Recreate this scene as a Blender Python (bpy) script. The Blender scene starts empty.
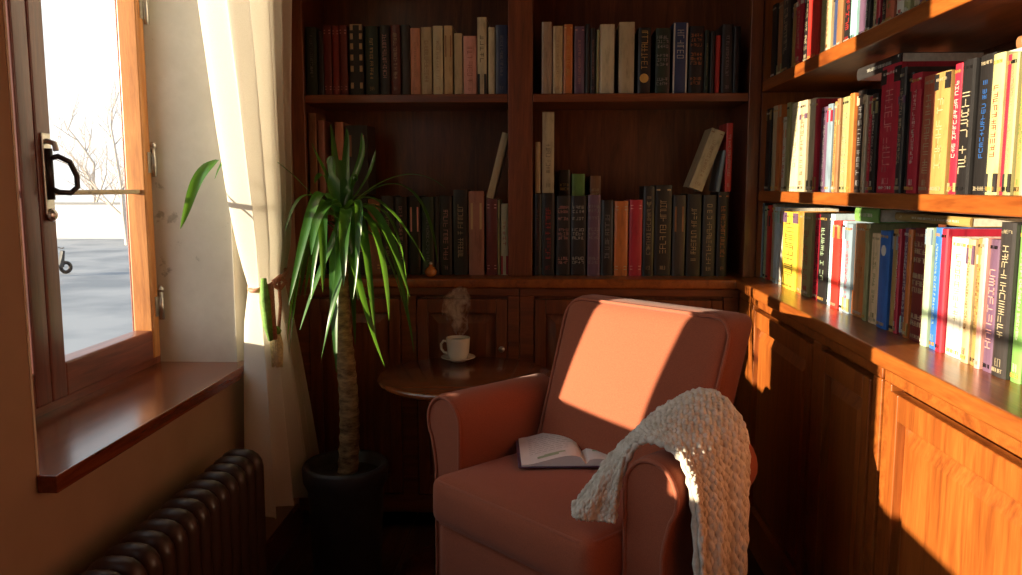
import bpy, bmesh, math, random
from mathutils import Vector, Matrix
R = random.Random(7)
C = bpy.context.scene.collection
PI = math.pi
# ------------------------------------------------------------------ helpers
def link(name, me, mat=None, parent=None, mod=None):
    o = bpy.data.objects.new(name, me)
    C.objects.link(o)
    if mat is not None:
        for m in (mat if isinstance(mat, (list, tuple)) else [mat]):
            me.materials.append(m)
    if parent is not None:
        o.parent = parent
    return o
class MB:
    def __init__(s):
        s.v = []; s.f = []; s.m = []; s.sm = []
    def add(s, vs, fs, mi=0, smooth=False, M=None):
        b = len(s.v)
        for p in vs:
            s.v.append(tuple(M @ Vector(p)) if M is not None else tuple(p))
        for f in fs:
            s.f.append([i + b for i in f]); s.m.append(mi); s.sm.append(smooth)
    def box(s, x0, x1, y0, y1, z0, z1, mi=0, M=None):
        vs = [(x, y, z) for x in (x0, x1) for y in (y0, y1) for z in (z0, z1)]
        s.add(vs, [(0,1,3,2),(4,6,7,5),(0,4,5,1),(2,3,7,6),(0,2,6,4),(1,5,7,3)], mi, False, M)
        return s
    def prism(s, poly, z0, z1, mi=0, smooth=False, M=None):
        n = len(poly)
        vs = [(x, y, z0) for x, y in poly] + [(x, y, z1) for x, y in poly]
        fs = [tuple(range(n))[::-1], tuple(range(n, 2*n))]
        s.add(vs, fs, mi, False, M)
        b = len(s.v) - 2*n
        for i in range(n):
            j = (i+1) % n
            s.f.append([b+i, b+j, b+n+j, b+n+i]); s.m.append(mi); s.sm.append(smooth)
        return s
    def lathe(s, prof, n=32, mi=0, cx=0, cy=0, M=None, smooth=True):
        vs = []; fs = []
        for r, z in prof:
            for k in range(n):
                a = 2*PI*k/n
                vs.append((cx + r*math.cos(a), cy + r*math.sin(a), z))
        for i in range(len(prof)-1):
            for k in range(n):
                l = (k+1) % n
                fs.append((i*n+k, i*n+l, (i+1)*n+l, (i+1)*n+k))
        s.add(vs, fs, mi, smooth, M)
        return s
    def tube(s, pts, r, n=8, mi=0, closed=False, caps=True, M=None):
        pts = [Vector(p) for p in pts]
        N = len(pts); rs = r if isinstance(r, (list, tuple)) else [r]*N
        vs = []; fs = []
        ref = None
        for i, p in enumerate(pts):
            if closed: t = pts[(i+1) % N] - pts[i-1]
            else: t = pts[min(i+1, N-1)] - pts[max(i-1, 0)]
            t.normalize()
            if ref is None:
                ref = Vector((0,0,1)) if abs(t.z) < .9 else Vector((1,0,0))
            a = (ref - t*ref.dot(t)).normalized(); ref = a
            b = t.cross(a)
            for k in range(n):
                q = 2*PI*k/n
                vs.append(p + (a*math.cos(q) + b*math.sin(q))*rs[i])
        for i in range(N if closed else N-1):
            j = (i+1) % N
            for k in range(n):
                l = (k+1) % n
                fs.append((i*n+k, i*n+l, j*n+l, j*n+k))
        if caps and not closed:
            fs.append(tuple(range(n))[::-1]); fs.append(tuple(range((N-1)*n, N*n)))
        s.add(vs, fs, mi, True, M)
        return s
    def grid(s, P, mi=0, smooth=True, wrapu=False):
        nu = len(P); nv = len(P[0])
        vs = [q for row in P for q in row]; fs = []
        for i in range(nu if wrapu else nu-1):
            for j in range(nv-1):
                k = (i+1) % nu
                fs.append((i*nv+j, k*nv+j, k*nv+j+1, i*nv+j+1))
        s.add(vs, fs, mi, smooth)
        return s
    def build(s, name, mat=None, parent=None, bevel=0, seg=2, sub=0, solid=0, fix=False):
        me = bpy.data.meshes.new(name)
        me.from_pydata(s.v, [], s.f)
        for p, m, k in zip(me.polygons, s.m, s.sm):
            p.material_index = m; p.use_smooth = k
        if fix:
            b = bmesh.new(); b.from_mesh(me)
            bmesh.ops.recalc_face_normals(b, faces=b.faces); b.to_mesh(me); b.free()
        me.update()
        o = link(name, me, mat, parent)
        if solid:
            m = o.modifiers.new('s', 'SOLIDIFY'); m.thickness = solid; m.offset = 0
        if bevel:
            m = o.modifiers.new('b', 'BEVEL'); m.width = bevel; m.segments = seg; m.limit_method = 'ANGLE'; m.angle_limit = math.radians(40)
            if seg > 1: me.shade_smooth()
            if seg > 1:
                w = o.modifiers.new('w', 'WEIGHTED_NORMAL'); w.keep_sharp = True
        if sub:
            m = o.modifiers.new('u', 'SUBSURF'); m.levels = sub; m.render_levels = sub
            me.shade_smooth()
        return o
def tag(o, label, cat, group=None, kind=None):
    if label: o['label'] = label
    if cat: o['category'] = cat
    if group: o['group'] = group
    if kind: o['kind'] = kind
    return o
def empty(name, loc=(0,0,0), rz=0, ry=0):
    o = bpy.data.objects.new(name, None); o.empty_display_size = .05
    C.objects.link(o); o.location = loc; o.rotation_euler = (0, ry, rz)
    return o
def struct(o):
    o['kind'] = 'structure'; return o
# ------------------------------------------------------------------ materials
class N:
    def __init__(s, name):
        s.m = bpy.data.materials.new(name); s.m.use_nodes = True
        s.t = s.m.node_tree; s.b = s.t.nodes['Principled BSDF']; s.out = s.t.nodes['Material Output']
    def n(s, typ, **kw):
        x = s.t.nodes.new(typ)
        for k, v in kw.items():
            if k in x.inputs.keys() if isinstance(k, str) else False: x.inputs[k].default_value = v
            else: setattr(x, k, v)
        return x
    def l(s, a, b): s.t.links.new(a, b)
    def ramp(s, fac, stops):
        r = s.t.nodes.new('ShaderNodeValToRGB'); e = r.color_ramp.elements
        while len(e) < len(stops): e.new(.5)
        for q, (p, c) in zip(e, stops):
            q.position = p; q.color = (*c, 1)
        s.l(fac, r.inputs[0]); return r.outputs[0]
    def coords(s, scale=(1,1,1), rot=(0,0,0)):
        tc = s.t.nodes.new('ShaderNodeTexCoord'); mp = s.t.nodes.new('ShaderNodeMapping')
        mp.inputs['Scale'].default_value = scale; mp.inputs['Rotation'].default_value = rot
        s.l(tc.outputs['Object'], mp.inputs[0]); return mp.outputs[0]
    def noise(s, vec, scale=5, detail=3, rough=.5, dist=0):
        x = s.t.nodes.new('ShaderNodeTexNoise')
        x.inputs['Scale'].default_value = scale; x.inputs['Detail'].default_value = detail
        x.inputs['Roughness'].default_value = rough; x.inputs['Distortion'].default_value = dist
        s.l(vec, x.inputs['Vector']); return x.outputs['Fac']
    def bump(s, h, strength=.3, dist=.002):
        x = s.t.nodes.new('ShaderNodeBump'); x.inputs['Strength'].default_value = strength; x.inputs['Distance'].default_value = dist
        s.l(h, x.inputs['Height']); s.l(x.outputs[0], s.b.inputs['Normal']); return x
    def set(s, **kw):
        for k, v in kw.items():
            k = k.replace('_', ' ')
            s.b.inputs[k].default_value = (*v, 1) if isinstance(v, tuple) and len(v) == 3 else v
        return s
def wood(name, dark, mid, light, axis='z', rough=.32, coat=.35, sc=1.0):
    a = N(name)
    k = {'x': (1.2, 14, 14), 'y': (14, 1.2, 14), 'z': (14, 14, 1.2)}[axis]
    v = a.coords(tuple(q*sc for q in k))
    n1 = a.noise(v, 2.2, 5, .6, 1.2)
    col = a.ramp(n1, [(.28, dark), (.5, mid), (.74, light)])
    v2 = a.coords(tuple(q*sc*6 for q in k))
    n2 = a.noise(v2, 3, 2, .6)
    mx = a.t.nodes.new('ShaderNodeMix'); mx.data_type = 'RGBA'; mx.blend_type = 'MULTIPLY'
    mx.inputs[0].default_value = .35
    a.l(col, mx.inputs[6]); a.l(a.ramp(n2, [(.35, (.55,.5,.45)), (.6, (1,1,1))]), mx.inputs[7])
    a.l(mx.outputs[2], a.b.inputs['Base Color'])
    a.set(Roughness=rough, Coat_Weight=coat, Coat_Roughness=.18)
    a.bump(n2, .12, .0015)
    return a.m
def plain(name, col, rough=.6, var=.12, sc=40, bump=0, **kw):
    a = N(name)
    n = a.noise(a.coords(), sc, 3)
    a.l(a.ramp(n, [(.3, tuple(c*(1-var) for c in col)), (.7, tuple(min(1, c*(1+var)) for c in col))]), a.b.inputs['Base Color'])
    a.set(Roughness=rough, **kw)
    if bump: a.bump(n, bump, .002)
    return a.m
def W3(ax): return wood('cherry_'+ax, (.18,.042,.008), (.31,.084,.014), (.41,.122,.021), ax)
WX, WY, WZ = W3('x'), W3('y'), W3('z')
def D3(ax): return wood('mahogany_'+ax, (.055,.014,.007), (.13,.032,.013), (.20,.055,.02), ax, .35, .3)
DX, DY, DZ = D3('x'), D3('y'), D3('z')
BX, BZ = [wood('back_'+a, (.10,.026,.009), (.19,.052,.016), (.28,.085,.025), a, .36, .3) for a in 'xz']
SILL = wood('sill_wood', (.09,.02,.009), (.20,.048,.018), (.32,.09,.032), 'y', .25, .5)
SASH = wood('sash_wood', (.09,.022,.014), (.16,.040,.024), (.24,.068,.036), 'z', .38, .2)
SASHY = wood('sash_wood_rail', (.11,.028,.015), (.20,.05,.026), (.30,.085,.04), 'y', .38, .2)
LIT_SASH = wood('lit_sash_wood', (.36,.13,.03), (.50,.20,.05), (.62,.28,.08), 'z', .4, .2)  # sash wood tinted orange to imitate light grazing the far stile
TABLE = wood('table_wood', (.10,.022,.008), (.22,.055,.015), (.34,.10,.028), 'x', .16, .8)
FLOOR = wood('floor_wood', (.05,.02,.01), (.09,.04,.018), (.14,.06,.03), 'y', .45, .1)
PLASTER = plain('tan_plaster', (.40,.28,.19), .85, .06, 9, .25)
_a = N('cream_reveal_plaster')
_v = _a.coords(); _n = _a.noise(_v, 22, 6, .7); _n2 = _a.noise(_v, 6, 2)
_mm = _a.t.nodes.new('ShaderNodeMath'); _mm.operation = 'MULTIPLY'; _a.l(_n, _mm.inputs[0]); _a.l(_n2, _mm.inputs[1])
_a.l(_a.ramp(_mm.outputs[0], [(.13, (.42,.38,.30)), (.155, (.70,.65,.54)), (.5, (.80,.75,.64))]), _a.b.inputs['Base Color']); _a.set(Roughness=.8); _a.bump(_mm.outputs[0], .4, .004)
REVEAL = _a.m
CEIL = plain('ceiling_paint', (.30,.24,.18), .9, .04)
PANEL = wood('wall_panelling', (.05,.015,.006), (.10,.03,.012), (.15,.05,.02), 'z', .5, .1)
METAL = plain('aged_nickel', (.55,.52,.47), .3, .2, 60, 0, Metallic=1.0)
IRONH = plain('black_iron', (.03,.022,.02), .4, .2, 60, 0, Metallic=.6)
RAD = plain('brown_radiator_enamel', (.042,.020,.012), .45, .15, 50, .05, Coat_Weight=.1)
PAPER = plain('book_paper', (.72,.66,.52), .85, .12, 120)
PORC = plain('white_porcelain', (.90,.87,.80), .18, .03, 10, 0, Coat_Weight=.5)
COFFEE = plain('coffee', (.05,.02,.008), .1, .1)
POT = plain('dark_pot_glaze', (.035,.034,.037), .5, .25, 20, .1)
SOIL = plain('soil', (.03,.02,.012), .95, .4, 80, .6)
AMBER = plain('amber_glass', (.55,.20,.04), .15, .2, 40, 0, Coat_Weight=.6)
CORD = plain('rose_cord', (.45,.20,.13), .7, .25, 200, .4)
TASSEL = plain('cream_tassel', (.7,.62,.38), .8, .3, 150, .4)
TGREEN = plain('green_silk', (.16,.32,.06), .7, .3, 100, .3)
def fabric(name, c, sc=520):
    a = N(name); v = a.coords()
    n = a.noise(v, 5, 4); w = a.noise(v, sc, 2, .7)
    a.l(a.ramp(w, [(.3, tuple(x*.80 for x in c)), (.7, tuple(x*1.16 for x in c))]), a.b.inputs['Base Color'])
    a.set(Roughness=.9, Sheen_Weight=.12, Sheen_Roughness=.5)
    a.bump(w, .35, .0012)
    return a.m
CHAIR = fabric('russet_upholstery', (.34,.086,.037))
PIPING = fabric('russet_piping', (.36,.10,.05))
# knitted throw
_a = N('oatmeal_knit'); _v = _a.coords(); _w = _a.noise(_v, 420, 3, .7); _w2 = _a.noise(_v, 60, 3, .6)
_a.l(_a.ramp(_w2, [(.3, (.56,.49,.39)), (.65, (.80,.74,.64))]), _a.b.inputs['Base Color'])
_a.set(Roughness=.95, Sheen_Weight=.3); _a.bump(_w, .6, .002); KNIT = _a.m
# curtain: thin cream cotton that lets light through
_a = N('cream_curtain'); _v = _a.coords((1,1,1)); _w = _a.noise(_v, 600, 2)
_col = _a.ramp(_w, [(.3, (.82,.79,.71)), (.7, (.90,.87,.80))])
_d = _a.t.nodes.new('ShaderNodeBsdfDiffuse'); _t = _a.t.nodes.new('ShaderNodeBsdfTranslucent'); _x = _a.t.nodes.new('ShaderNodeMixShader')
_a.l(_col, _d.inputs[0]); _a.l(_col, _t.inputs[0]); _x.inputs[0].default_value = .33
_a.l(_d.outputs[0], _x.inputs[1]); _a.l(_t.outputs[0], _x.inputs[2]); _a.l(_x.outputs[0], _a.out.inputs[0]); CURT = _a.m
# leaf
_a = N('dracaena_leaf'); _v = _a.coords(); _w = _a.noise(_v, 12, 2)
_col = _a.ramp(_w, [(.3, (.018,.070,.013)), (.7, (.045,.145,.022))])
_a.l(_col, _a.b.inputs['Base Color']); _a.set(Roughness=.32, Coat_Weight=.2)
_t = _a.t.nodes.new('ShaderNodeBsdfTranslucent'); _x = _a.t.nodes.new('ShaderNodeMixShader'); _t.inputs[0].default_value = (.22,.50,.04,1); _x.inputs[0].default_value = .26
_a.l(_a.b.outputs[0], _x.inputs[1]); _a.l(_t.outputs[0], _x.inputs[2]); _a.l(_x.outputs[0], _a.out.inputs[0]); LEAF = _a.m
# trunk
_a = N('ringed_trunk'); _v = _a.coords((1,1,3)); _w = _a.noise(_v, 30, 4, .7)
_a.l(_a.ramp(_w, [(.35, (.10,.06,.03)), (.65, (.36,.25,.12))]), _a.b.inputs['Base Color']); _a.set(Roughness=.9); _a.bump(_w, .8, .006); TRUNK = _a.m
# glass pane: clear with a faint mirror
_a = N('window_glass'); _t = _a.t.nodes.new('ShaderNodeBsdfTransparent'); _g = _a.t.nodes.new('ShaderNodeBsdfGlossy'); _x = _a.t.nodes.new('ShaderNodeMixShader'); _f = _a.t.nodes.new('ShaderNodeFresnel')
_g.inputs['Roughness'].default_value = .02; _t.inputs[0].default_value = (.97,.98,.98,1); _x.inputs[0].default_value = .035
_a.l(_t.outputs[0], _x.inputs[1]); _a.l(_g.outputs[0], _x.inputs[2]); _a.l(_x.outputs[0], _a.out.inputs[0]); GLASS = _a.m
PAL = {'black':(.014,.012,.012),'charcoal':(.032,.028,.027),'dark green':(.018,.035,.022),'grey':(.28,.27,.26),'maroon':(.15,.025,.022),'dark red':(.25,.03,.022),
'oxblood':(.10,.02,.015),'salmon':(.55,.25,.16),'cream':(.46,.38,.24),'ivory':(.56,.50,.34),'tan':(.50,.37,.20),'pink':(.62,.30,.26),'yellow':(.66,.45,.05),'navy':(.03,.05,.13),
'taupe':(.34,.24,.17),'orange':(.52,.16,.035),'plum':(.13,.07,.12),'olive':(.30,.29,.13),'red':(.55,.035,.025),'rose brown':(.33,.15,.11),'crimson':(.42,.018,.04),'white':(.60,.58,.50),
'brown':(.26,.12,.05),'slate':(.20,.27,.33),'green':(.16,.33,.08),'mustard':(.34,.22,.07),'brick':(.42,.11,.055),'lime':(.44,.42,.19),'teal':(.35,.62,.60),'pale green':(.38,.50,.32),
'pale blue':(.50,.64,.72),'copper':(.46,.20,.06),'peach':(.68,.52,.30),'blue':(.03,.13,.42),'gold':(.60,.36,.09)}
PM = {}
def cloth(c):
    a = N('cloth_'+c.replace(' ', '_')); col = PAL[c]; tc = a.t.nodes.new('ShaderNodeTexCoord'); oi = a.t.nodes.new('ShaderNodeObjectInfo')
    ad = a.t.nodes.new('ShaderNodeVectorMath'); ad.operation = 'ADD'; mp = a.t.nodes.new('ShaderNodeMapping'); mp.inputs['Scale'].default_value = (60, 60, 14)
    sc_ = a.t.nodes.new('ShaderNodeVectorMath'); sc_.operation = 'SCALE'; sc_.inputs['Scale'].default_value = 30
    cb = a.t.nodes.new('ShaderNodeCombineXYZ'); a.l(oi.outputs['Random'], cb.inputs[0]); a.l(oi.outputs['Random'], cb.inputs[2]); a.l(cb.outputs[0], sc_.inputs[0])
    a.l(tc.outputs['Object'], mp.inputs[0]); a.l(mp.outputs[0], ad.inputs[0]); a.l(sc_.outputs[0], ad.inputs[1])
    n = a.noise(ad.outputs[0], 1.0, 6, .65)
    a.l(a.ramp(n, [(.30, tuple(x*.62 for x in col)), (.48, col), (.72, tuple(min(1, x*1.15) for x in col))]), a.b.inputs['Base Color'])
    a.set(Roughness=.42, Coat_Weight=.12); a.bump(n, .08, .002)
    return a.m
def pm(c):
    if c not in PM: PM[c] = cloth(c)
    return PM[c]
# ------------------------------------------------------------------ room shell
XL = -.80
m = MB()
OPEN = [(1.212, 2.055), (-.80, 1.0)]
ZS, ZT = .625, 2.12
m.box(-1.07, XL, -2.4, -.80, 0, 2.55).box(-1.07, XL, 1.0, 1.212, 0, 2.55).box(-1.07, XL, 2.055, 2.90, 0, 2.55)
for a, b in OPEN: m.box(-1.07, XL, a, b, 0, ZS).box(-1.07, XL, a, b, ZT, 2.55)
struct(m.build('wall_left', PLASTER))
struct(MB().box(-1.14, 1.1, 2.88, 3.0, 0, 2.55).build('wall_back', PLASTER))
struct(MB().box(.94, 1.1, -2.4, 2.88, 0, 2.55).build('wall_right', PANEL))
struct(MB().box(-1.14, 1.1, -2.52, -2.4, 0, 2.55).build('wall_front', PANEL))
struct(MB().box(-1.14, 1.1, -2.52, 3.0, 2.55, 2.67).build('ceiling', CEIL))
m = MB()
for i in range(19):
    m.box(-1.14+i*.1181, -1.14+(i+1)*.1181-.002, -2.52, 3.0, -.1, 0)
struct(m.build('floor', FLOOR, bevel=.001, seg=1))
# windows
def window(idx, y0, y1, full):
    root = empty('window_%d' % idx, (-1.03, (y0+y1)/2, ZS)); struct(root)
    cy = (y0+y1)/2; sw = .050; fr = .018
    def P(mb, name, mat, par=root, **k):
        o = mb.build(name, mat, par, **k)
        o.matrix_parent_inverse = Matrix.Translation((1.03, -cy, -ZS)) if par is root else Matrix()
        return o
    # cream painted reveal linings; cream wall-face strip beside them paints in lit plaster
    P(MB().box(-1.0, XL+.0015, y1-.004, y1+.001, ZS+.02, ZT).box(-1.0, XL+.0015, y0-.001, y0+.004, ZS+.02, ZT).box(-1.0, XL+.0015, y0, y1, ZT-.004, ZT+.001).box(XL+.0002, XL+.0015, y1, y1+.10, ZS-.004, ZT+.001), 'reveal_lining_lit_strip', REVEAL)
    P(MB().prism([(-1.02, y0+.001), (XL+.001, y0+.001), (XL+.001, y0-.004), (XL+.034, y0-.004), (XL+.034, y1+.018), (XL+.001, y1+.018), (XL+.001, y1-.001), (-1.02, y1-.001)], ZS-.004, ZS+.025), 'window_sill', SILL, bevel=.006, fix=True)
    P(MB().box(-1.058, -1.0, y0, y0+fr, ZS, ZT-.004).box(-1.058, -1.0, y1-.03, y1-.004, ZS, ZT-.004).box(-1.058, -1.0, y0+fr, y1-.03, ZT-.045, ZT-.004).box(-1.058, -1.0, y0+fr, y1-.03, ZS+.02, ZS+.045), 'window_frame', SASHY, bevel=.003)
    ym = 1.562 if full else cy
    for (a, b, hand) in ((y0+fr+.001, ym-.001, 0), (ym+.001, y1-.031, 1)):
        z0, z1 = ZS+.046, ZT-.046; zr = z0+.072
        sl = sw if hand else .034
        se = (.034 if not full else .036) if hand else sw
        se_ = .036 if hand and full else sw
        c = P(MB().box(-1.035, -.985, a, a+sl, z0, z1), 'casement', SASH, bevel=.005)
        c.matrix_parent_inverse = Matrix.Translation((1.03, -cy, -ZS))
        def S(mb, name, mat, **k): return mb.build(name, mat, c, **k)
        S(MB().box(-1.035, -.985, b-se, b, z0, z1), 'stile', LIT_SASH if hand and full else SASH, bevel=.005)
        S(MB().box(-1.034, -.986, a+sl, b-se, z0, zr).box(-1.034, -.986, a+sl, b-se, z1-.066, z1), 'rail', SASHY, bevel=.005)
        S(MB().box(-1.022, -.998, a+sl, b-se, 1.083, 1.094), 'glazing_bar', pm('cream'), bevel=.003)
        S(MB().box(-1.0125, -1.0085, a+sl-.002, b-se+.002, zr-.002, z1-.064), 'pane', GLASS)
        if hand:
            h = MB().box(-.985, -.980, a+.012, a+.040, 1.045, 1.205).tube([(-.981, a+.026, 1.19), (-.965, a+.026, 1.185), (-.962, a+.026, 1.17)], .006)
            S(h, 'handle_plate', METAL, bevel=.004)
            g = MB().tube([(-.98, a+.026, 1.155), (-.962, a+.03, 1.160), (-.948, a+.045, 1.150), (-.944, a+.060, 1.122), (-.945, a+.062, 1.100), (-.952, a+.048, 1.088), (-.965, a+.03, 1.090), (-.98, a+.026, 1.098)], .0055)
            g.tube([(-.98, a+.026, 1.075), (-.98, a+.026, 1.175)], .009)
            S(g, 'handle', IRONH)
            S(MB().lathe([(0,-.006),(.012,-.006),(.014,0),(.008,.006),(0,.008)], 16, M=Matrix.Translation((-.978, a+.026, 1.045)) @ Matrix.Rotation(PI/2, 4, 'Y')), 'lock_knob', METAL)
            for zz in (1.53, 1.16, .80):
                q = MB().tube([(-.980, b+.004, zz-.035), (-.980, b+.004, zz+.035)], .0065)
                q.lathe([(0,.036),(.008,.038),(.009,.044),(.005,.050),(0,.052)], 12, M=Matrix.Translation((-.980, b+.004, zz)))
                q.box(-.987, -.983, b-.02, b+.022, zz-.025, zz+.025)
                S(q, 'hinge', METAL)
    return root
window(1, OPEN[0][0], OPEN[0][1], True)
window(2, OPEN[1][0], OPEN[1][1], False)
# skirting
struct(MB().box(XL, XL+.014, -2.4, 2.50, 0, .09).build('baseboard_left', DY, bevel=.003))
# ------------------------------------------------------------------ outdoors
_a = N('frosty_ground'); _v = _a.coords(); _w = _a.noise(_v, .35, 4)
_a.l(_a.ramp(_w, [(.35, (.16,.18,.21)), (.6, (.30,.31,.33))]), _a.b.inputs['Base Color']); _a.set(Roughness=.95)
ground = MB().box(-90, -1.6, -40, 110, -2.4, -2.2).build('ground', _a.m); struct(ground)
BARK = plain('winter_bark', (.55,.47,.40), .95, .2, 6)
def tree(x, y, h, seed, label):
    q = random.Random(seed); mb = MB()
    def br(p, d, L, r, lv):
        pts = [p]; c = Vector(p); dd = Vector(d)
        for i in range(3):
            dd = (dd + Vector((q.uniform(-.18,.18), q.uniform(-.18,.18), q.uniform(-.02,.15)))).normalized(); c = c + dd*L/3; pts.append(c.copy())
        mb.tube(pts, [r, r*.85, r*.7, r*.5], 5, caps=False)
        if lv:
            for k in range(4):
                s_ = pts[1 + k % 3]; e = (dd + Vector((q.uniform(-1,1), q.uniform(-1,1), q.uniform(-.1,.6)))).normalized()
                br(s_, e, L*.62, r*.5, lv-1)
    br(Vector((0,0,0)), Vector((0,0,1)), h*.5, h*.018, 4)
    o = mb.build('bare_tree', BARK); o.location = (x, y, -2.2)
    return tag(o, label, 'tree', 'bare winter trees outside')
tree(-24, 46, 9.5, 3, 'bare winter tree outside, nearer one, seen through the window near its handle')
tree(-37, 66, 10.5, 8, 'bare winter tree farther off, seen through the window behind the handle')
WHITEW = plain('white_render', (.85,.85,.86), .9, .03)
bd = empty('garden_wall', (-30, 52, -2.2)); tag(bd, 'long low white wall across the far side of the yard outside', 'wall')
MB().box(-16, 26, -.25, .25, 0, 2.2).build('wall_body', WHITEW, bd, bevel=.02)
MB().box(-16.1, 26.1, -.35, .35, 2.2, 2.32).build('coping', pm('grey'), bd, bevel=.02)
sc = empty('motor_scooter', (-18.75, 30.0, -2.2), .9); tag(sc, 'dark motor scooter parked in the yard outside the window', 'scooter')
for x_ in (-.6, .6):
    MB().lathe([(.12,-.05),(.22,-.05),(.25,0),(.22,.05),(.12,.05),(.12,-.05)], 20, M=Matrix.Translation((x_,0,.25)) @ Matrix.Rotation(PI/2,4,'X')).build('wheel', IRONH, sc)
MB().prism([(-.8,.35),(-.75,.62),(-.3,.72),(0,.68),(.05,.36),(.35,.34),(.48,.9),(.56,.9),(.50,.28),(0,.22),(-.5,.25)], -.14, .14, M=Matrix.Rotation(PI/2,4,'X')).build('scooter_body', pm('charcoal'), sc, bevel=.02)
MB().box(-.78,.0,-.13,.13,.72,.80).build('seat', pm('black'), sc, bevel=.03)
MB().tube([(.45,-.3,1.02),(.5,0,.98),(.45,.3,1.02)],.02).build('handlebar', IRONH, sc)
# ------------------------------------------------------------------ bookcases
YF = 2.575; XRF = .652      # faces of the upper cases
BK = empty('bookcase', (-.1, YF, .82)); tag(BK, 'tall dark wooden bookcase built across the back wall', 'bookcase')
def K(mb, name, mat, par, **k):
    o = mb.build(name, mat, par, **k)
    o.matrix_parent_inverse = Matrix.Translation(-Vector(par.location)); return o
TOPZ = 2.2
for x0, x1 in ((-.80+.0005, -.757), (-.122, -.045), (.612, .650)):
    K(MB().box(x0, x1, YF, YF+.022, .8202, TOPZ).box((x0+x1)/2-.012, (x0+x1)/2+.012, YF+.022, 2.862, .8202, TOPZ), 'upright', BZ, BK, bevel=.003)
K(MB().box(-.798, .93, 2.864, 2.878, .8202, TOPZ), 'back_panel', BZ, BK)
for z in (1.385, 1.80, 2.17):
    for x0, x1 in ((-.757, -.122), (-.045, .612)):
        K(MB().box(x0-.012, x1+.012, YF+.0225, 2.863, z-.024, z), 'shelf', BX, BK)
        K(MB().box(x0+.0005, x1-.0005, YF+.001, YF+.022, z-.026, z), 'shelf_lip', BX, BK, bevel=.003)
RB = empty('bookcase', (XRF, 1.2, .82)); tag(RB, 'long sunlit orange-brown wooden bookcase running along the right wall', 'bookcase')
K(MB().box(XRF, .93, YF+.006, YF+.026, .8202, TOPZ), 'upright', WZ, RB, bevel=.003)
K(MB().box(XRF, .93, -.62, -.59, .8202, TOPZ), 'upright', WZ, RB, bevel=.003)
K(MB().box(.922, .9385, -.62, 2.862, .8202, TOPZ), 'back_panel', DZ, RB)
for z, t in ((1.088, .030), (1.420, .034), (1.80, .034), (2.17, .034)):
    K(MB().box(XRF, .9215, -.589, YF+.0055, z-t, z), 'shelf', WY, RB, bevel=.004)
# countertop, L shaped
poly = [(-.799, 2.50), (.575, 2.50), (.575, -.62), (.935, -.62), (.935, 2.862), (-.799, 2.862)]
ct = MB().prism(poly, .790, .820).build('countertop', WY, fix=True, bevel=.006)
tag(ct, 'glossy L-shaped wooden countertop under the bookcases', 'countertop')
# ------------------------------------------------------------------ base cabinets
def cabinet(name_lab, M, width, depth, doors, mats, knob=True):
    """local: x along the face, y into the cabinet, z up; face at y=0"""
    root = empty('base_cabinet'); root.matrix_world = M
    tag(root, name_lab, 'cabinet')
    mz, mx_, mp = mats
    MB().box(0, width, .022, depth, .06, .7898).build('carcass', mz, root)
    f = MB()
    f.box(0, width, 0, .0215, .765, .7898)
    for x0, x1 in stiles(doors, width): f.box(x0, x1, 0, .0215, .06, .765)
    f.box(0, width, .0005, .0215, .06, .12)
    f.build('face_frame', mx_, root, bevel=.003)
    for (x0, x1) in doors:
        d = MB(); s = .036
        d.box(x0+.002, x0+s, -.004, .018, .124, .755).box(x1-s, x1-.002, -.004, .018, .124, .755)
        d.box(x0+s, x1-s, -.004, .018, .124, .124+.06).box(x0+s, x1-s, -.004, .018, .755-.045, .755)
        dr = d.build('door', mz, root, bevel=.003)
        p = MB(); a, b, c, e = x0+s, x1-s, .184, .71
        w = .032
        p.box(a-.001, b+.001, .012, .017, c-.001, e+.001)
        vs = [(a+.004,.012,c+.004),(b-.004,.012,c+.004),(b-.004,.012,e-.004),(a+.004,.012,e-.004),(a+w,.001,c+w),(b-w,.001,c+w),(b-w,.001,e-w),(a+w,.001,e-w)]
        p.add(vs, [(0,1,5,4),(1,2,6,5),(2,3,7,6),(3,0,4,7),(4,5,6,7)])
        p.build('door_panel', mp, dr)
        if knob and x0 > .3:
            MB().lathe([(0,0),(.006,0),(.004,.008),(.010,.014),(.009,.020),(0,.023)], 16, M=Matrix.Translation((x1-s/2, -.004, .60)) @ Matrix.Rotation(PI/2,4,'X')).build('knob', METAL, dr)
    return root
def stiles(doors, width):
    out = []; c = 0
    for a, b in doors:
        out.append((c, a)); c = b
    out.append((c, width)); return out
TB = lambda x: Matrix.Translation((x, 2.515, 0))
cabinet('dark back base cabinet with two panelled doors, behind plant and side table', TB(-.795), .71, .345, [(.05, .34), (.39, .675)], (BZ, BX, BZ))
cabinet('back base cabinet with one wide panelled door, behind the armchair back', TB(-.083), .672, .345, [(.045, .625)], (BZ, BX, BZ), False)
TR = lambda y: Matrix.Translation((.590, y, 0)) @ Matrix.Rotation(-PI/2, 4, 'Z')
cabinet('right base cabinet beside the armchair, mostly in its shadow', TR(2.513), 1.075, .34, [(.17, .70), (.755, 1.035)], (WZ, WY, WZ), False)
cabinet('right base cabinet nearest the viewer with sunlit panelled door', TR(1.428), 1.02, .34, [(.03, .50), (.53, 1.0)], (WZ, WY, WZ), False)
cabinet('right base cabinet out past the frame edge, nearest the room entrance', TR(.4), 1.0, .34, [(.03, .49), (.52, .98)], (WZ, WY, WZ), False)
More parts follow.
